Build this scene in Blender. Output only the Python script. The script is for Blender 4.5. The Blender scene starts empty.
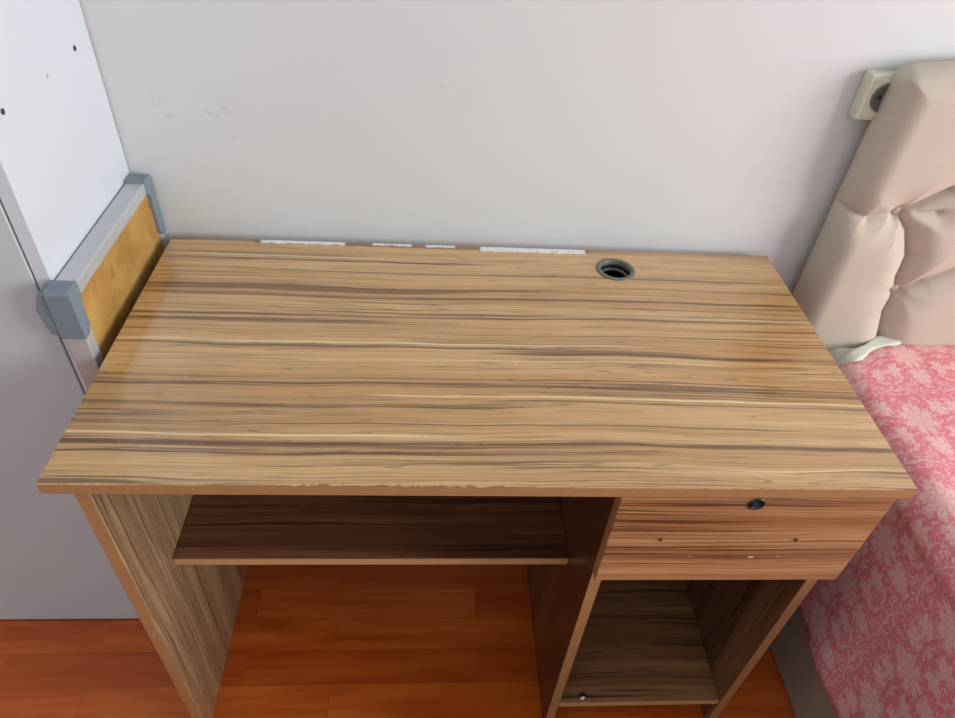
import bpy, bmesh, math, random
from mathutils import Vector, Matrix, noise as mnoise
scene=bpy.context.scene
scene.view_settings.view_transform='Standard'
scene.view_settings.look='None'

# ------------------------------------------------------------ dimensions
W,D,H,T=1.0185,.5123,.75,.018
WALL=.5323

# ------------------------------------------------------------ node helper
def lin(c):
    return tuple(((v/255)/12.92 if v/255<=.04045 else ((v/255+.055)/1.055)**2.4) for v in c)+(1,)
class NB:
    def __init__(s,name):
        s.mat=bpy.data.materials.new(name); s.mat.use_nodes=True
        s.nt=s.mat.node_tree; s.n=s.nt.nodes; s.l=s.nt.links
        s.b=s.n['Principled BSDF']
        s.tc=s.n.new('ShaderNodeTexCoord')
        sp=s.n.new('ShaderNodeSeparateXYZ'); s.l.new(s.tc.outputs['Object'],sp.inputs[0])
        s.x,s.y,s.z=sp.outputs
        s.ax=[s.x,s.y,s.z]
    def put(s,sock,v):
        if isinstance(v,bpy.types.NodeSocket): s.l.new(v,sock)
        else: sock.default_value=v
    def m(s,op,a,b=0.0,c=None,clamp=False):
        n=s.n.new('ShaderNodeMath'); n.operation=op; n.use_clamp=clamp
        s.put(n.inputs[0],a); s.put(n.inputs[1],b)
        if c is not None: s.put(n.inputs[2],c)
        return n.outputs[0]
    def vec(s,a,b,c=0.0):
        n=s.n.new('ShaderNodeCombineXYZ'); s.put(n.inputs[0],a); s.put(n.inputs[1],b); s.put(n.inputs[2],c); return n.outputs[0]
    def noise(s,v,scale=1,detail=2,rough=.5,dist=0):
        n=s.n.new('ShaderNodeTexNoise'); s.put(n.inputs['Vector'],v)
        n.inputs['Scale'].default_value=scale; n.inputs['Detail'].default_value=detail
        n.inputs['Roughness'].default_value=rough; n.inputs['Distortion'].default_value=dist
        return n.outputs['Fac']
    def ss(s,v,a,b):
        n=s.n.new('ShaderNodeMapRange'); n.interpolation_type='SMOOTHSTEP'
        s.put(n.inputs[0],v); n.inputs[1].default_value=a; n.inputs[2].default_value=b
        return n.outputs[0]
    def ss2(s,v,a,b):
        return s.m('SUBTRACT',1.0,s.ss(v,a,b))
    def win(s,v,a,b,soft):
        return s.m('MULTIPLY',s.ss(v,a-soft,a+soft),s.ss2(v,b-soft,b+soft))
    def mix(s,f,a,b,mode='MIX'):
        n=s.n.new('ShaderNodeMix'); n.data_type='RGBA'; n.blend_type=mode
        s.put(n.inputs[0],f); s.put(n.inputs[6],a); s.put(n.inputs[7],b); return n.outputs[2]
    def ramp(s,f,stops):
        n=s.n.new('ShaderNodeValToRGB'); cr=n.color_ramp
        while len(cr.elements)<len(stops): cr.elements.new(.5)
        for e,(p,c) in zip(cr.elements,stops): e.position=p; e.color=c
        s.put(n.inputs[0],f); return n.outputs[0]
    def bump(s,h,strength=.2,dist=.002):
        n=s.n.new('ShaderNodeBump'); n.inputs['Strength'].default_value=strength; n.inputs['Distance'].default_value=dist
        s.l.new(h,n.inputs['Height']); s.l.new(n.outputs[0],s.b.inputs['Normal'])
    def out(s,col,rough=.5,metal=0,spec=.5,coat=0):
        s.put(s.b.inputs['Base Color'],col); s.put(s.b.inputs['Roughness'],rough)
        s.b.inputs['Metallic'].default_value=metal; s.b.inputs['Specular IOR Level'].default_value=spec
        s.b.inputs['Coat Weight'].default_value=coat; s.b.inputs['Coat Roughness'].default_value=.05
        return s.mat

def plain(name,rgb,rough=.5,metal=0,var=.06,scale=40,spec=.5):
    b=NB(name); n=b.noise(b.tc.outputs['Object'],scale,3)
    c=lin(rgb); d=tuple(max(0,v*(1-var*2)) for v in c[:3])+(1,)
    return b.out(b.mix(n,d,c),rough,metal,spec)

# ------------------------------------------------------------ zebrano laminate
def zebrano(name,grain,across,third,pal,seed=0.0,lines=None,rough=.3,chips=False,density=1.0,coat=0.0,strong=1.0):
    base,mid,dark,light=[lin(c) for c in pal]
    b=NB(name); g,t,q=b.ax[grain],b.ax[across],b.ax[third]
    warp=b.noise(b.vec(b.m('MULTIPLY',g,2.0),b.m('MULTIPLY',t,4.0),seed),1,2)
    w2=b.noise(b.vec(b.m('MULTIPLY',g,5.0),b.m('MULTIPLY',t,22.0),seed+5),1,2)
    tw=b.m('ADD',t,b.m('MULTIPLY',b.m('SUBTRACT',warp,.5),.024))
    tw=b.m('ADD',tw,b.m('MULTIPLY',b.m('SUBTRACT',w2,.5),.008))
    sd=b.m('ADD',b.m('MULTIPLY',q,.6),seed)
    def nz(fg,ft,off,det=3,ro=.6):
        return b.noise(b.vec(b.m('MULTIPLY',g,fg),b.m('MULTIPLY',tw,ft*density),b.m('ADD',sd,off)),1,det,ro)
    broad=nz(.8,24,0.0)
    fine=nz(6.0,420,3.0,3,.65)
    fine2=nz(2.5,200,5.0,3,.7)
    col=b.mix(b.ss(broad,.40,.60),base,mid)
    col=b.mix(b.m('MULTIPLY',b.ss(fine2,.46,.62),.6),col,mid)
    gate=b.ss(nz(1.3,21,11.0,2,.5),.47,.62)
    l1=b.ss(nz(1.6,210,7.0,3,.7),.50,.60)
    l2=b.ss(nz(1.1,95,41.0,2,.6),.615,.66)
    amt=b.m('MAXIMUM',b.m('MULTIPLY',l1,b.m('ADD',b.m('MULTIPLY',gate,.68*strong),.14)),b.m('MULTIPLY',l2,.72*strong))
    col=b.mix(b.m('MULTIPLY',gate,.09),col,dark)
    col=b.mix(b.m('MULTIPLY',amt,1.0,clamp=True),col,dark)
    ph=b.m('SINE',b.m('ADD',b.m('MULTIPLY',broad,130.0),b.m('MULTIPLY',tw,220.0)))
    cl=b.m('MULTIPLY',b.ss(ph,.82,.98),b.ss(nz(2.0,30,51.0,2),.38,.58))
    col=b.mix(b.m('MULTIPLY',cl,.42),col,dark)
    pl=b.ss(nz(.9,110,21.0,2),.68,.71)
    col=b.mix(b.m('MULTIPLY',pl,.65),col,light)
    if lines:
        brks=b.ss(nz(2.6,230,31.0,3,.65),.38,.54)
        for (v0,w,kind,x0,x1) in lines:
            dd=b.m('ABSOLUTE',b.m('SUBTRACT',tw,v0*D))
            k=b.ss2(dd,w*D*.4,w*D*.95)
            k=b.m('MULTIPLY',k,b.win(g,x0,x1,.06))
            if kind=='d': k=b.m('MULTIPLY',b.m('MULTIPLY',k,brks),.85); col=b.mix(k,col,dark)
            else: k=b.m('MULTIPLY',k,.75); col=b.mix(k,col,light)
    col=b.mix(b.m('MULTIPLY',b.ss(fine,.48,.68),.34),col,dark)
    r=rough
    if chips:
        jag=b.noise(b.vec(b.m('MULTIPLY',g,60),b.m('MULTIPLY',t,60),0.0),1,3,.7)
        jy=b.m('ADD',t,b.m('MULTIPLY',b.m('SUBTRACT',jag,.5),.012))
        wm=None
        for a,c,y0 in ((.146,.284,.5015),(.33,.395,.5045),(.42,.468,.5045),(.512,.692,.4975)):
            k=b.m('MULTIPLY',b.win(g,a,c,.003),b.ss(jy,y0-.001,y0+.001))
            wm=k if wm is None else b.m('MAXIMUM',wm,k)
        bm_=b.m('MULTIPLY',b.win(g,.135,.70,.004),b.ss(jy,.4985,.5005))
        col=b.mix(b.m('MULTIPLY',bm_,.65),col,lin((110,74,50)))
        plas=b.ramp(b.noise(b.vec(b.m('MULTIPLY',g,150),b.m('MULTIPLY',t,150)),1,3),[(.30,lin((186,178,170))),(.45,lin((228,226,224))),(1,lin((242,240,238)))])
        col=b.mix(wm,col,plas)
        jf=b.m('SUBTRACT',t,b.m('MULTIPLY',b.m('SUBTRACT',jag,.47),.013))
        fe=b.m('MULTIPLY',b.win(g,.25,.56,.03),b.ss2(jf,.0000,.0010))
        col=b.mix(b.m('MULTIPLY',fe,.75),col,lin((92,62,42)))
        fe2=b.m('MULTIPLY',b.m('ADD',b.win(g,-.1,.10,.03),b.win(g,.6,.95,.05),clamp=True),b.ss2(jf,-.002,.0004))
        col=b.mix(b.m('MULTIPLY',fe2,.6),col,lin((98,68,46)))
        sc=b.m('MULTIPLY',b.win(g,.444,.506,.004),b.win(t,.056,.066,.002))
        scn=b.ss(b.noise(b.vec(b.m('MULTIPLY',g,160),b.m('MULTIPLY',t,260)),1,2),.54,.62)
        col=b.mix(b.m('MULTIPLY',b.m('MULTIPLY',sc,scn),.6),col,lin((80,54,34)))
        dx=b.m('ABSOLUTE',b.m('SUBTRACT',g,.549)); dy=b.m('SUBTRACT',t,.216)
        vv=b.m('ABSOLUTE',b.m('SUBTRACT',dy,b.m('MULTIPLY',dx,.9)))
        sk=b.m('MULTIPLY',b.ss2(vv,.0005,.0012),b.ss2(dx,.0035,.005))
        col=b.mix(b.m('MULTIPLY',sk,.7),col,lin((232,214,180)))
        r=b.m('ADD',rough,b.m('MULTIPLY',b.noise(b.tc.outputs['Object'],9,4),.08))
    b.bump(fine,.02,.0003)
    return b.out(col,r,0,.5,coat)

LINES=[(.91,.005,'l',0,.36),(.89,.007,'d',0,.5),(.83,.005,'d',.1,1.0),(.79,.003,'l',.0,.2),(.753,.006,'d',.12,.62),(.705,.008,'d',0,1.02),
 (.628,.004,'l',.62,1.05),(.614,.005,'d',.45,1.05),(.58,.003,'d',0,.4),(.492,.005,'l',0,.72),(.476,.005,'d',.0,.6),(.452,.012,'d',.55,1.05),
 (.345,.004,'d',.1,.9),(.322,.012,'d',0,1.05),(.282,.005,'l',.58,1.05),(.265,.005,'d',.5,1.05),(.243,.006,'d',.02,.55),(.185,.003,'d',.2,.9),
 (.15,.006,'l',-.1,.48),(.125,.012,'d',-.1,1.05),(.095,.004,'d',-.1,.5),(.05,.003,'d',.5,1.1)]
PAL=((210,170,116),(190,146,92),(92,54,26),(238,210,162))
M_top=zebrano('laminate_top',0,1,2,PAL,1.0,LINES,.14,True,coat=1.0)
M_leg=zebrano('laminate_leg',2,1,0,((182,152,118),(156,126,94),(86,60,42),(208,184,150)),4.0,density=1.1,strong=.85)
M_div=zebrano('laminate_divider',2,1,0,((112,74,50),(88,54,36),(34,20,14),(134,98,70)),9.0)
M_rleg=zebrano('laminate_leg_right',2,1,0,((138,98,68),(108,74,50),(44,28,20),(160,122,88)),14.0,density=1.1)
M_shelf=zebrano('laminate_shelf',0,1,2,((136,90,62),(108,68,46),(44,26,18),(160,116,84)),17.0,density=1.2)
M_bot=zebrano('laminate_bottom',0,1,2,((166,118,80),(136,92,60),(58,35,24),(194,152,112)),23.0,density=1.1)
M_drw=zebrano('laminate_drawer',0,2,1,((196,146,102),(166,114,74),(74,38,22),(226,184,136)),27.5,density=1.5,strong=1.15)
def band(name,rgb):
    b=NB(name); n=b.noise(b.vec(b.m('MULTIPLY',b.x,30),b.m('MULTIPLY',b.y,30),b.m('MULTIPLY',b.z,30)),1,4,.7)
    c=lin(rgb); d=tuple(v*.7 for v in c[:3])+(1,)
    return b.out(b.mix(n,d,c),.45)
M_edge=band('edge_banding',(180,132,88))
M_edge2=band('edge_banding_pale',(206,162,112))

# ------------------------------------------------------------ mesh helpers
def finish(bm,name,mats,parent=None,smooth=False):
    me=bpy.data.meshes.new(name); bm.to_mesh(me); bm.free()
    for m in mats: me.materials.append(m)
    if smooth:
        for p in me.polygons: p.use_smooth=True
    o=bpy.data.objects.new(name,me); scene.collection.objects.link(o)
    if parent: o.parent=parent
    return o
def box(name,x0,x1,y0,y1,z0,z1,mats,parent=None,edge_axes=(),bev=.0012,seg=2,smooth=False):
    bm=bmesh.new(); bmesh.ops.create_cube(bm,size=1)
    bmesh.ops.scale(bm,vec=(x1-x0,y1-y0,z1-z0),verts=bm.verts)
    bmesh.ops.translate(bm,vec=((x0+x1)/2,(y0+y1)/2,(z0+z1)/2),verts=bm.verts)
    if not isinstance(mats,(list,tuple)): mats=[mats]
    bm.normal_update()
    for f in bm.faces:
        a=max(range(3),key=lambda i:abs(f.normal[i]))
        if a in edge_axes: f.material_index=1
    if bev>0: bmesh.ops.bevel(bm,geom=bm.edges[:],offset=bev,segments=seg,profile=.5,affect='EDGES')
    return finish(bm,name,mats,parent,smooth)
def cyl(name,c,r,h,axis,mat,parent=None,seg=40,smooth=True):
    bm=bmesh.new(); bmesh.ops.create_cone(bm,cap_ends=True,segments=seg,radius1=r,radius2=r,depth=h)
    if axis==0: bmesh.ops.rotate(bm,cent=(0,0,0),matrix=Matrix.Rotation(math.pi/2,3,'Y'),verts=bm.verts)
    if axis==1: bmesh.ops.rotate(bm,cent=(0,0,0),matrix=Matrix.Rotation(math.pi/2,3,'X'),verts=bm.verts)
    bmesh.ops.translate(bm,vec=c,verts=bm.verts)
    o=finish(bm,name,[mat],parent)
    for p in o.data.polygons: p.use_smooth=len(p.vertices)<=4 and smooth
    return o
def lathe(name,prof,c,axis,mat,parent=None,seg=48):
    bm=bmesh.new(); rings=[]
    for r,h in prof:
        ring=[]
        for i in range(seg):
            a=2*math.pi*i/seg; u,v=r*math.cos(a),r*math.sin(a)
            p={2:(u,v,h),1:(u,h,v),0:(h,u,v)}[axis]
            ring.append(bm.verts.new((p[0]+c[0],p[1]+c[1],p[2]+c[2])))
        rings.append(ring)
    for a,b_ in zip(rings,rings[1:]):
        for i in range(seg):
            j=(i+1)%seg; bm.faces.new((a[i],a[j],b_[j],b_[i]))
    bmesh.ops.recalc_face_normals(bm,faces=bm.faces)
    return finish(bm,name,[mat],parent,True)
def empty(name):
    e=bpy.data.objects.new(name,None); scene.collection.objects.link(e); e.empty_display_size=.1; return e

# ------------------------------------------------------------ room
b=NB('wall_paint')
n1=b.noise(b.tc.outputs['Object'],3,4); n2=b.noise(b.tc.outputs['Object'],160,3)
col=b.mix(n1,lin((206,207,209)),lin((215,216,218)))
def smudge(cx,cz,rx,rz,th):
    dx=b.m('DIVIDE',b.m('SUBTRACT',b.x,cx),rx); dz=b.m('DIVIDE',b.m('SUBTRACT',b.z,cz),rz)
    d=b.m('ADD',b.m('MULTIPLY',dx,dx),b.m('MULTIPLY',dz,dz))
    return b.m('MULTIPLY',b.ss2(d,.2,1.0),b.ss(b.noise(b.tc.outputs['Object'],70,3),th,th+.12))
for a in ((.11,.956,.03,.008,.45),(.03,.965,.02,.03,.55),(.436,1.011,.03,.02,.55),(.12,.93,.02,.02,.6)):
    col=b.mix(b.m('MULTIPLY',smudge(*a),.3),col,lin((176,150,146)))
b.bump(n2,.05,.001)
M_wall=b.out(col,.55,0,.3)

b=NB('floor_laminate')
br=b.n.new('ShaderNodeTexBrick'); br.offset=.37; br.offset_frequency=2
b.l.new(b.vec(b.m('ADD',b.x,.21),b.m('ADD',b.y,.035)),br.inputs['Vector'])
br.inputs['Scale'].default_value=1; br.inputs['Brick Width'].default_value=.46; br.inputs['Row Height'].default_value=.068
br.inputs['Mortar Size'].default_value=.0004; br.inputs['Mortar Smooth'].default_value=.1
br.inputs['Color1'].default_value=(0,0,0,1); br.inputs['Color2'].default_value=(1,1,1,1); br.inputs['Mortar'].default_value=(.0,.0,.0,1)
rn=b.m('MULTIPLY',br.outputs['Color'],1.0)
gr=b.noise(b.vec(b.m('MULTIPLY',b.x,3),b.m('MULTIPLY',b.y,34),b.m('MULTIPLY',rn,9)),1,3,.55,.3)
c1=b.ramp(gr,[(.3,lin((172,74,24))),(.5,lin((196,94,34))),(.72,lin((212,112,46)))])
c2=b.mix(b.m('MULTIPLY',rn,.6),c1,lin((158,62,20)))
c2=b.mix(b.m('MULTIPLY',br.outputs['Fac'],.6),c2,lin((90,30,10)))
M_floor=b.out(c2,.2,0,.5)

box('floor',-1.6,3.0,-2.6,WALL,-.05,0,M_floor,bev=0)
box('wall_back',-1.6,3.0,WALL,WALL+.12,0,2.7,M_wall,bev=0)
wr=empty('wall_right')
wy0,wy1,wz0,wz1=-1.9,-.1,.85,2.35
box('wall_below',3.0,3.15,-2.6,WALL+.12,0,wz0,M_wall,wr,bev=0)
box('wall_above',3.0,3.15,-2.6,WALL+.12,wz1,2.7,M_wall,wr,bev=0)
box('wall_near',3.0,3.15,-2.6,wy0,wz0,wz1,M_wall,wr,bev=0)
box('wall_far',3.0,3.15,wy1,WALL+.12,wz0,wz1,M_wall,wr,bev=0)
M_pvc=plain('white_pvc',(235,236,238),.35)
wn=empty('window_1')
for nm,a in {'frame_bottom':(wy0,wy1,wz0,wz0+.06),'frame_top':(wy0,wy1,wz1-.06,wz1),'frame_near':(wy0,wy0+.06,wz0+.06,wz1-.06),'frame_far':(wy1-.06,wy1,wz0+.06,wz1-.06),'mullion':(-1.03,-.97,wz0+.06,wz1-.06)}.items():
    box(nm,3.04,3.10,a[0],a[1],a[2],a[3],M_pvc,wn,bev=.004)
box('wall_left',-1.72,-1.6,-2.6,WALL+.12,0,2.7,M_wall,bev=0)

# ------------------------------------------------------------ desk
desk=empty('desk')
HX,HY,HR=.7355,.4535,.029
top=box('tabletop',0,W,0,D,H-T,H,[M_top,M_edge],desk,(0,1),.0012)
cut=cyl('cutter',(HX,HY,H-.01),HR,.08,2,M_edge,seg=64)
md=top.modifiers.new('b','BOOLEAN'); md.object=cut; md.operation='DIFFERENCE'; md.solver='EXACT'
dg=bpy.context.evaluated_depsgraph_get()
nm=bpy.data.meshes.new_from_object(top.evaluated_get(dg)); top.modifiers.clear(); top.data=nm
bpy.data.objects.remove(cut)
LX0,LX1=.0204,.0384
DX0,DX1=.6595,.6775
RX0,RX1=.9773,.9953
YB=D-.006
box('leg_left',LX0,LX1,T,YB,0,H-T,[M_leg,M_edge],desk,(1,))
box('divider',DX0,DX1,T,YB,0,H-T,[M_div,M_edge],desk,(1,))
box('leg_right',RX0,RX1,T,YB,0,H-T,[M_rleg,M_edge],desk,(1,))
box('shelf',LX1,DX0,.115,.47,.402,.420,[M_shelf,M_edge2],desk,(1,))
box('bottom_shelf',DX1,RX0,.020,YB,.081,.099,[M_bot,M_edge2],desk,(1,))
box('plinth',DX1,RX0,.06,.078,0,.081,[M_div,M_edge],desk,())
box('drawer_front',DX0-.001,1.0005,0,T-.001,.548,H-T-.002,[M_drw,M_edge],desk,(0,2))
M_in=plain('drawer_box_board',(120,90,64),.6)
box('drawer_side_left',DX1+.012,DX1+.026,T,.44,.575,.70,M_in,desk)
box('drawer_side_right',RX0-.026,RX0-.012,T,.44,.575,.70,M_in,desk)
box('drawer_bottom',DX1+.012,RX0-.012,T,.44,.565,.573,M_in,desk)
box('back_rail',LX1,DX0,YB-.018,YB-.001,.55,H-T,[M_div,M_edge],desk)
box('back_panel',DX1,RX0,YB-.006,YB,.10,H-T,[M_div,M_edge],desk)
M_grom=plain('grommet_plastic',(100,106,92),.35)
M_blk=plain('black_plastic',(26,27,26),.4)
r=HR
lathe('grommet_ring',[(r*.86,H-.016),(r*.86,H+.0005),(r*.90,H+.002),(r*1.06,H+.0022),(r*1.12,H+.0012),(r*1.13,H+.0001)],(HX,HY,0),2,M_grom,desk)
lathe('grommet_sleeve',[(r*.985,H-.001),(r*.985,H-.03),(r*.80,H-.03),(r*.80,H-.012),(r*.86,H-.006)],(HX,HY,0),2,M_blk,desk)
lathe('grommet_inner_lip',[(r*.80,H-.012),(r*.72,H-.013),(r*.72,H-.016),(r*.8,H-.018)],(HX,HY,0),2,M_grom,desk)
M_lock=plain('lock_metal',(60,72,76),.35,.6)
KX,KZ=.827,.7205
lathe('lock_ring',[(.0105,0),(.0105,-.0012),(.0095,-.0018),(.0085,-.0018),(.008,-.0006),(.0001,-.0006)],(KX,0,KZ),1,M_blk,desk,32)
box('lock_slot',KX-.0055,KX+.001,-.0016,-.0003,KZ-.005,KZ+.003,M_lock,desk,bev=.0003)
M_cap=plain('cap_brown',(90,50,34),.5)
for i,(x,z) in enumerate(((.726,.646),(.905,.646))): cyl('screw_cap_%d'%i,(x,-.0005,z),.0025,.002,1,M_cap,desk,16)
M_raw=plain('raw_chipboard',(214,186,150),.8)
def chip(name,x,y,z,w,h,seed):
    random.seed(seed); bm=bmesh.new(); vs=[]
    for i in range(11):
        a=2*math.pi*i/11; rr=random.uniform(.5,1)
        vs.append(bm.verts.new((x+w*rr*math.cos(a),y,z+h*rr*math.sin(a))))
    bm.faces.new(vs); return finish(bm,name,[M_raw],desk)
chip('chip_a',.776,-.0003,.607,.004,.001,1); chip('chip_b',.858,-.0003,.606,.005,.003,2)
chip('chip_c',.895,-.0003,.607,.006,.001,3)
M_scr=plain('screw_steel',(190,186,178),.25,1)
lathe('shelf_screw',[(.0001,.1035),(.004,.103),(.0065,.101),(.007,.099)],(.722,.03,0),2,M_scr,desk,24)

# ------------------------------------------------------------ wardrobe
M_white=plain('white_laminate',(208,214,224),.35,var=.015,scale=4)
M_greyd=plain('grey_door',(198,204,210),.45,var=.02,scale=5)
M_dark=plain('dark_hole',(60,58,60),.5)
wd=empty('wardrobe')
WX=-.0457; WY=.2383
box('side_panel',WX-.019,WX,WY,WALL-.003,.0,2.15,M_white,wd,bev=.0015)
box('door',-.62,WX-.0215,WY-.0005,WY+.018,.004,2.13,M_greyd,wd,bev=.0015)
box('door_left',-1.2,-.623,WY-.0005,WY+.018,.004,2.13,M_greyd,wd,bev=.0015)
box('carcass',-1.2,WX-.019,WY+.0195,WALL-.003,0,2.15,M_white,wd,bev=.001)
for i,(y,z) in enumerate(((.477,1.056),(.275,1.052))):
    lathe('cam_cap_%d'%i,[(.0035,0),(.0035,.001),(.0025,.0014),(.0001,.0007)],(WX,y,z),0,M_dark,wd,20)
M_tan=plain('scuff_tan',(196,184,166),.7)
random.seed(8); bm=bmesh.new(); vs=[]
for i in range(9):
    a=2*math.pi*i/9; rr=random.uniform(.4,1); vs.append(bm.verts.new((WX+.0003,.389+.005*rr*math.cos(a),1.051+.004*rr*math.sin(a))))
bm.faces.new(vs); finish(bm,'scuff_mark',[M_tan],wd)

# ------------------------------------------------------------ framed board
M_alu=plain('aluminium_rail',(196,198,202),.35,.35,var=.03)
M_plc=plain('corner_plastic',(120,134,146),.45)
b=NB('hardboard_gold')
n1=b.noise(b.tc.outputs['Object'],14,5,.6); n2=b.noise(b.tc.outputs['Object'],130,3)
c=b.ramp(n1,[(.3,lin((156,114,54))),(.5,lin((182,140,72))),(.7,lin((196,156,86)))])
c=b.mix(b.m('MULTIPLY',b.ss(b.noise(b.tc.outputs['Object'],35,4),.6,.68),.4),c,lin((120,84,40)))
c=b.mix(b.m('MULTIPLY',n2,.2),c,lin((120,84,40)))
M_gold=b.out(c,.7)
bd=empty('framed_board')
bx0,bx1=-.0435,-.0155; by0,by1=.212,.527
box('rail_top',bx0,bx1,by0+.02,by1-.02,.832,.851,M_alu,bd,bev=.002)
box('rail_bottom',bx0,bx1,by0+.02,by1-.02,.004,.03,M_alu,bd,bev=.002)
box('rail_front',bx0,bx1,by0,by0+.020,.02,.84,M_alu,bd,bev=.002)
box('rail_back',bx0,bx1,by1-.014,by1,.02,.84,M_alu,bd,bev=.002)
box('panel',-.034,-.020,by0+.018,by1-.012,.025,.835,M_gold,bd,bev=0)
def corner(nm,yA,s,zA,zs,a,l,t):
    bm=bmesh.new()
    pts=[(0,-.006),(.006,0),(a,0),(a,-.022),(t,-.030),(t,-l+.01),(t-.008,-l),(0,-l)]
    if zs<0: pts=[(p,-q) for p,q in pts]
    f=[bm.verts.new((bx0-.0018,yA+s*p,zA+q)) for p,q in pts]
    fc=bm.faces.new(f)
    ex=bmesh.ops.extrude_face_region(bm,geom=[fc]); vs=[v for v in ex['geom'] if isinstance(v,bmesh.types.BMVert)]
    bmesh.ops.translate(bm,vec=(bx1-bx0+.0036,0,0),verts=vs)
    bmesh.ops.recalc_face_normals(bm,faces=bm.faces)
    bmesh.ops.bevel(bm,geom=bm.edges[:],offset=.0012,segments=2,profile=.5,affect='EDGES')
    finish(bm,nm,[M_plc],bd)
corner('corner_front_top',by0-.003,1,.855,1,.027,.074,.022); corner('corner_back_top',by1+.002,-1,.855,1,.03,.105,.02)
corner('corner_front_bottom',by0-.003,1,0.0,-1,.034,.078,.022); corner('corner_back_bottom',by1+.002,-1,0.0,-1,.03,.1,.02)
bm=bmesh.new()
pl=[(-.046,.853),(-.054,.850),(-.064,.825),(-.058,.787),(-.046,.781)]
fa=[bm.verts.new((x,by0-.001,z)) for x,z in pl]; fc=bm.faces.new(fa)
ex=bmesh.ops.extrude_face_region(bm,geom=[fc]); bmesh.ops.translate(bm,vec=(0,.023,0),verts=[v for v in ex['geom'] if isinstance(v,bmesh.types.BMVert)])
bmesh.ops.translate(bm,vec=(.001,0,0),verts=bm.verts)
bmesh.ops.recalc_face_normals(bm,faces=bm.faces); bmesh.ops.bevel(bm,geom=bm.edges[:],offset=.0012,segments=2,profile=.5,affect='EDGES')
finish(bm,'corner_lug',[M_plc],bd)

# ------------------------------------------------------------ bed
bed=empty('bed')
def fabric(name,c0,c1,c2):
    b=NB(name)
    n1=b.noise(b.tc.outputs['Object'],700,2); n2=b.noise(b.tc.outputs['Object'],6,3)
    c=b.mix(n2,lin(c0),lin(c1)); c=b.mix(b.m('MULTIPLY',n1,.3),c,lin(c2))
    b.bump(n1,.3,.0006)
    return b.out(c,.9,0,.15)
M_fab=fabric('beige_fabric',(194,181,168),(206,194,182),(150,134,120))
M_btn=fabric('button_fabric',(168,152,138),(180,164,150),(130,114,100))
M_fab2=fabric('base_fabric',(158,142,126),(170,154,138),(118,104,90))
HBX0,HBX1=1.095,2.35; HYB=.512
def segd(px,pz,a,c_):
    ax,az=a; bx_,bz=c_; vx,vz=bx_-ax,bz-az
    t=max(0,min(1,((px-ax)*vx+(pz-az)*vz)/(vx*vx+vz*vz)))
    return math.hypot(px-ax-vx*t,pz-az-vz*t),t
btns=[]; segs=[]
pitch=.30
for k in range(4):
    ox=k*pitch
    P_=lambda x,z:(x+ox,z)
    btns+=[(1.19+ox,.860),(1.262+ox,.706)]
    def poly(pts,A0,A1):
        n=len(pts)-1
        for i in range(n):
            A=A0+(A1-A0)*i/max(1,n-1); segs.append((P_(*pts[i]),P_(*pts[i+1]),A))
    poly([(1.19,.86),(1.222,.828),(1.246,.78),(1.25,.74),(1.262,.706)],.018,.021)
    poly([(1.262,.706),(1.262,.66),(1.279,.60),(1.29,.54)],.021,.018)
    poly([(1.262,.706),(1.30,.73),(1.35,.76),(1.42,.80),(1.49,.86)],.020,.014)
    poly([(1.19,.86),(1.256,.905),(1.33,.96),(1.36,.985)],.020,.010)
    poly([(1.19,.86),(1.25,.868),(1.30,.872)],.012,.003)
    poly([(1.49,.86),(1.44,.875),(1.36,.985)],.012,.009)
segs+=[((1.19,.86),(1.14,.851),.016),((1.14,.851),(1.10,.862),.013),((1.10,.862),(1.08,.868),.009)]
def hb_y(x,z,zt):
    d=min(x-HBX0,HBX1-x,zt-z); r_=.042
    e=math.sqrt(max(0,1-(1-min(1,max(0,d)/r_))**2))
    th=.006+.050*e
    g=0
    for a,c_,A in segs:
        if abs(x-(a[0]+c_[0])/2)>.16: continue
        dd,t=segd(x,z,a,c_)
        g=max(g,A*.9*math.exp(-abs(dd/.0042)**1.1)+A*1.0*math.exp(-(dd/.026)**2))
    for bx_,bz in btns:
        dd=math.hypot(x-bx_,z-bz)
        if dd<.12: g=max(g,.020*math.exp(-(dd/.013)**2)+.020*math.exp(-(dd/.040)**2))
    return HYB-th+min(g,th*.9)
bm=bmesh.new(); nx,nz=420,240; z0=.18
grid=[]
for i in range(nx+1):
    u=i/nx; x=HBX0+(HBX1-HBX0)*(u**1.35)
    colv=[]
    zt=1.080+.022*(1-math.exp(-(x-HBX0)/.12))
    cr=.022
    if x-HBX0<cr: zt-=cr-math.sqrt(max(0,cr*cr-(cr-(x-HBX0))**2))
    for j in range(nz+1):
        z=z0+(zt-z0)*(1-(1-j/nz)**1.2)
        colv.append(bm.verts.new((x,hb_y(x,z,zt),z)))
    grid.append(colv)
for i in range(nx):
    for j in range(nz): bm.faces.new((grid[i][j],grid[i+1][j],grid[i+1][j+1],grid[i][j+1]))
ring=[grid[i][0] for i in range(nx+1)]+[grid[nx][j] for j in range(1,nz+1)]+[grid[i][nz] for i in range(nx-1,-1,-1)]+[grid[0][j] for j in range(nz-1,0,-1)]
bk=[bm.verts.new((v.co.x,HYB,v.co.z)) for v in ring]
for i in range(len(ring)):
    j=(i+1)%len(ring); bm.faces.new((ring[i],ring[j],bk[j],bk[i]))
bm.faces.new(bk)
bmesh.ops.recalc_face_normals(bm,faces=bm.faces)
finish(bm,'headboard',[M_fab],bed,True)
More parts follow.
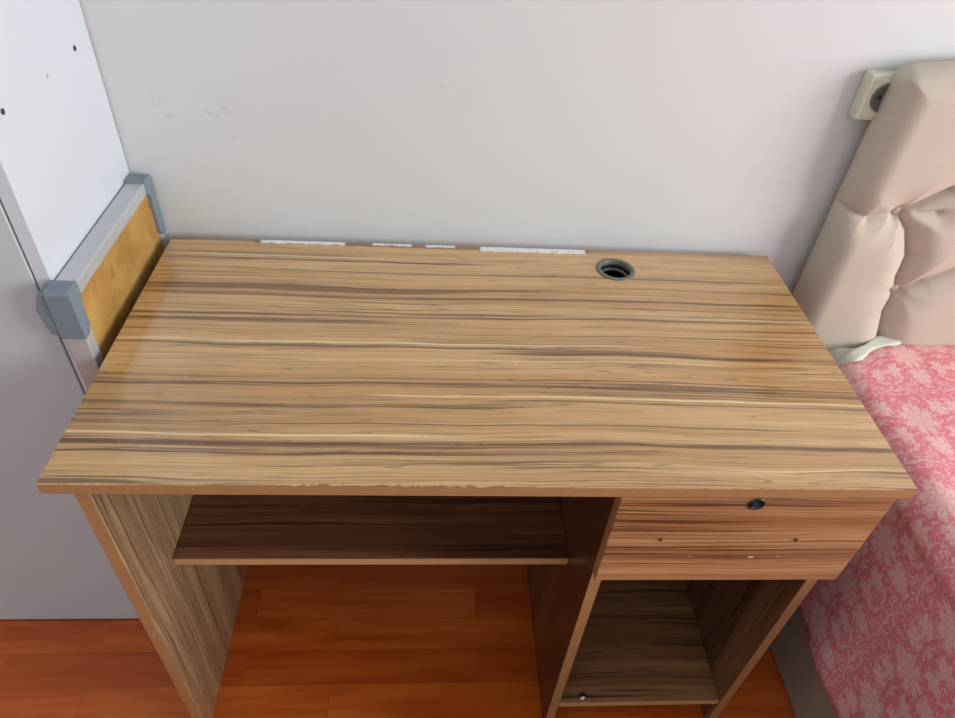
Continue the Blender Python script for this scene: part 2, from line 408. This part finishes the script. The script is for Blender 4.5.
for i,(x,z) in enumerate(btns):
    y=hb_y(x,z,1.1)
    bm=bmesh.new(); bmesh.ops.create_uvsphere(bm,u_segments=24,v_segments=14,radius=.0095)
    bmesh.ops.scale(bm,vec=(1,.55,1),verts=bm.verts); bmesh.ops.translate(bm,vec=(x,y-.006,z),verts=bm.verts)
    finish(bm,'button_%d'%i,[M_btn],bed,True)
box('headboard_leg',HBX0+.02,HBX0+.08,HYB-.05,HYB-.01,0,.2,M_blk,bed,bev=.003)
box('base',1.158,2.29,-1.5,.45,.0,.30,M_fab2,bed,bev=.012,seg=4,smooth=True)
M_mat=plain('mattress_ticking',(206,210,196),.8)
box('mattress',1.165,2.285,-1.49,.468,.30,.596,M_mat,bed,bev=.03,seg=6,smooth=True)

b=NB('pink_damask')
uv=b.n.new('ShaderNodeSeparateXYZ'); b.l.new(b.tc.outputs['UV'],uv.inputs[0])
U,V=uv.outputs[0],uv.outputs[1]
P=.125; AS=1.3
cu=b.m('DIVIDE',V,P); cv=b.m('DIVIDE',U,P*AS)
def lattice(shu,shv):
    v2=b.m('ADD',cv,shv); row=b.m('FLOOR',v2)
    off=b.m('MULTIPLY',b.m('FLOORED_MODULO',row,2.0),.5)
    fu=b.m('ABSOLUTE',b.m('SUBTRACT',b.m('FRACT',b.m('ADD',b.m('ADD',cu,shu),off)),.5))
    fv=b.m('MULTIPLY',b.m('SUBTRACT',b.m('FRACT',v2),.5),AS)
    return fu,fv
fu,fv=lattice(0.12,0.0)
pv=b.vec(fu,fv,0.0)
irr=b.noise(pv,14,3,.6,.6)
def flower(fu,fv,R,n,cy,sx):
    y_=b.m('SUBTRACT',fv,cy); x_=b.m('MULTIPLY',fu,sx)
    rr=b.m('SQRT',b.m('ADD',b.m('MULTIPLY',x_,x_),b.m('MULTIPLY',y_,y_)))
    th=b.m('ARCTAN2',x_,y_)
    pet=b.m('ABSOLUTE',b.m('SINE',b.m('MULTIPLY',th,n/2)))
    edge=b.m('MULTIPLY',b.m('ADD',b.m('MULTIPLY',pet,.38),.62),R)
    q=b.m('ADD',b.m('DIVIDE',rr,edge),b.m('MULTIPLY',b.m('SUBTRACT',irr,.5),.5))
    body=b.ss2(q,.92,1.0)
    ringm=b.m('ABSOLUTE',b.m('SINE',b.m('MULTIPLY',q,3.14159*3.5)))
    gaps=b.m('ADD',b.m('MULTIPLY',b.ss(ringm,.18,.42),.7),.3)
    vein=b.m('ADD',b.m('MULTIPLY',b.ss(pet,.08,.28),.8),.2)
    return b.m('MULTIPLY',body,b.m('MULTIPLY',gaps,vein))
f1=flower(fu,fv,.29,8.0,.12,1.2)
f2=flower(fu,fv,.17,6.0,-.34,1.2)
f3=flower(b.m('SUBTRACT',fu,.37),fv,.14,5.0,.34,1.1)
f4=flower(b.m('SUBTRACT',fu,.36),fv,.15,6.0,-.16,1.3)
scr=b.noise(pv,6.0,1,.5,1.5)
vine=b.m('MULTIPLY',b.ss2(b.m('ABSOLUTE',b.m('SUBTRACT',scr,.5)),.012,.026),.85)
lf=b.m('MULTIPLY',b.ss(b.noise(b.vec(fu,fv,7.7),16,1,.5,.5),.56,.60),.75)
msk=f1
for o_ in (f2,f3,f4,vine,lf): msk=b.m('MAXIMUM',msk,o_)
speck=b.noise(b.vec(b.m('MULTIPLY',U,420),b.m('MULTIPLY',V,420)),1,3,.7)
msk=b.m('MULTIPLY',msk,b.m('ADD',.42,b.m('MULTIPLY',b.ss(speck,.38,.6),.34)))
pink=b.mix(b.noise(b.vec(U,V),9,3),lin((216,118,132)),lin((226,138,150)))
pink=b.mix(b.m('MULTIPLY',b.ss(speck,.5,.66),.22),pink,lin((240,190,190)))
c=b.mix(msk,pink,lin((240,218,208)))
wv=b.noise(b.vec(b.m('MULTIPLY',U,900),b.m('MULTIPLY',V,900)),1,2)
b.bump(wv,.15,.0006)
M_sheet=b.out(c,.8,0,.2)
prof=[]
XS=1.148; ZT=.602; R_=.05
n=24
for i in range(n+1): prof.append(('s',i/n))
for i in range(1,10): prof.append(('r',i/9))
for i in range(1,70): prof.append(('t',i/69))
YE=.466
ys=[-1.52+(YE+1.52)*j/260 for j in range(261)]
bm=bmesh.new(); uvl=bm.loops.layers.uv.new('UVMap'); rows=[]
def pull_at(x): return .064*math.exp(-(max(0,x-1.165)/.082)**2)-.002*math.sin(x*40)
for y in ys:
    hem=.172+.018*math.sin(y*5.1+.6)+.008*math.sin(y*17)
    rr=[];s=0;prev=None
    for k,t in prof:
        if k=='s': x=XS; z=hem+(ZT-R_-hem)*t
        elif k=='r': a=t*math.pi/2; x=XS+R_*(1-math.cos(a)); z=ZT-R_+R_*math.sin(a)
        else: x=XS+R_+(2.30-XS-R_)*t; z=ZT
        if k=='s':
            x+=-.012*(1-t)*(.5+.5*math.sin(y*21+2*math.sin(y*6)))+.003*math.sin(z*25+y*9)
        nn=mnoise.noise(Vector((x*5,y*5,1)))*.006+mnoise.noise(Vector((x*14,y*9,4)))*.004
        if k=='t': z+=nn
        elif k=='r': z+=nn*t; x-=nn*(1-t)
        yy=y
        e=max(0,(y-(YE-.03))/.03); e2=max(0,(y-(YE-.16))/.16)
        yy=y-(pull_at(x) if k!='s' else .064*(.3+.7*t))*e2
        if k!='s': z-=.008*e**2.2
        if prev: s+=math.hypot(x-prev[0],z-prev[1])
        prev=(x,z)
        rr.append((bm.verts.new((x,yy,z)),(y,s)))
    rows.append(rr)
for a,c_ in zip(rows,rows[1:]):
    for i in range(len(a)-1):
        q=(a[i],c_[i],c_[i+1],a[i+1])
        f=bm.faces.new([v[0] for v in q])
        for l,v in zip(f.loops,q): l[uvl].uv=v[1]
bmesh.ops.recalc_face_normals(bm,faces=bm.faces)
sh=finish(bm,'sheet',[M_sheet],bed,True)
sm=sh.modifiers.new('s','SOLIDIFY'); sm.thickness=.003; sm.offset=1
# pale folded under-sheet rolled along the head-end corner of the bed
M_fold=plain('pale_cotton',(214,218,206),.85)
bm=bmesh.new(); rings=[]
N=60
for i in range(N+1):
    u=i/N; x=1.172+.20*u
    yc=YE-pull_at(x)+.006; zc=.600+.003*math.sin(u*9)-(.016*(1-u/.15)**2 if u<.15 else 0)
    w=(.013+.004*math.sin(u*14))*math.sin(math.pi*min(1,max(.02,u*.96+.03)))**.4; h=.0085*math.sin(math.pi*min(.99,max(.03,u)))**.4
    ring=[bm.verts.new((x-.35*w*math.cos(a),yc+w*math.cos(a),zc+h*math.sin(a)*(1+.3*math.cos(2*a)))) for a in [2*math.pi*j/16 for j in range(16)]]
    rings.append(ring)
for a,c_ in zip(rings,rings[1:]):
    for j in range(16): bm.faces.new((a[j],a[(j+1)%16],c_[(j+1)%16],c_[j]))
bm.faces.new(rings[0]); bm.faces.new(rings[-1])
bmesh.ops.recalc_face_normals(bm,faces=bm.faces)
finish(bm,'undersheet_fold',[M_fold],bed,True)

# ------------------------------------------------------------ wall outlet
M_cream=plain('cream_plastic',(214,214,194),.4)
M_gr=plain('outlet_face',(104,106,98),.4)
ot=empty('wall_outlet')
ox0,ox1,oz0,oz1=1.066,1.142,.998,1.066
box('housing',ox0,ox1,WALL-.024,WALL,oz0,oz1,M_cream,ot,bev=.003,seg=3)
box('faceplate',ox0+.008,ox1-.008,WALL-.026,WALL-.02,oz0+.006,oz1-.006,M_cream,ot,bev=.0015)
lathe('socket',[(.022,-.026),(.022,-.0285),(.020,-.029),(.0185,-.028),(.018,-.0265),(.0001,-.0265)],(1.0985,WALL,1.034),1,M_gr,ot,40)
for i,dx in enumerate((-.0095,.0095)):
    cyl('pin_hole_%d'%i,(1.0985+dx,WALL-.027,1.034),.003,.002,1,M_blk,ot,16)

# ------------------------------------------------------------ light
w=bpy.data.worlds.new('world'); scene.world=w; w.use_nodes=True
bg=w.node_tree.nodes['Background']; bg.inputs[0].default_value=(.93,.98,1,1); bg.inputs[1].default_value=.68
def area(name,loc,rot,sx,sy,pw,col):
    l=bpy.data.lights.new(name,'AREA'); l.shape='RECTANGLE'; l.size=sx; l.size_y=sy; l.energy=pw; l.color=col
    o=bpy.data.objects.new(name,l); o.location=loc; o.rotation_euler=rot; scene.collection.objects.link(o)
area('window_daylight',(3.2,-1.0,1.6),(0,math.radians(90),0),1.5,1.8,112,(1,.985,.95))

# ------------------------------------------------------------ camera
def Rm():
    a,b_,c=.7216,.0839,.0964
    B=Matrix(((1,0,0),(0,0,-1),(0,1,0)))
    P=Matrix(((1,0,0),(0,math.cos(a),-math.sin(a)),(0,math.sin(a),math.cos(a))))
    Rl=Matrix(((math.cos(b_),-math.sin(b_),0),(math.sin(b_),math.cos(b_),0),(0,0,1)))
    Y=Matrix(((math.cos(c),-math.sin(c),0),(math.sin(c),math.cos(c),0),(0,0,1)))
    return Rl@P@B@Y
R=Rm()
cx,dn,fw=R[0],R[1],R[2]
mw=Matrix(((cx[0],-dn[0],-fw[0],.4264),(cx[1],-dn[1],-fw[1],-.4906),(cx[2],-dn[2],-fw[2],1.3796),(0,0,0,1)))
cd=bpy.data.cameras.new('camera'); cd.sensor_width=36; cd.sensor_fit='HORIZONTAL'; cd.lens=36*685.77/955; cd.clip_start=.02
co=bpy.data.objects.new('camera',cd); co.matrix_world=mw; scene.collection.objects.link(co); scene.camera=co
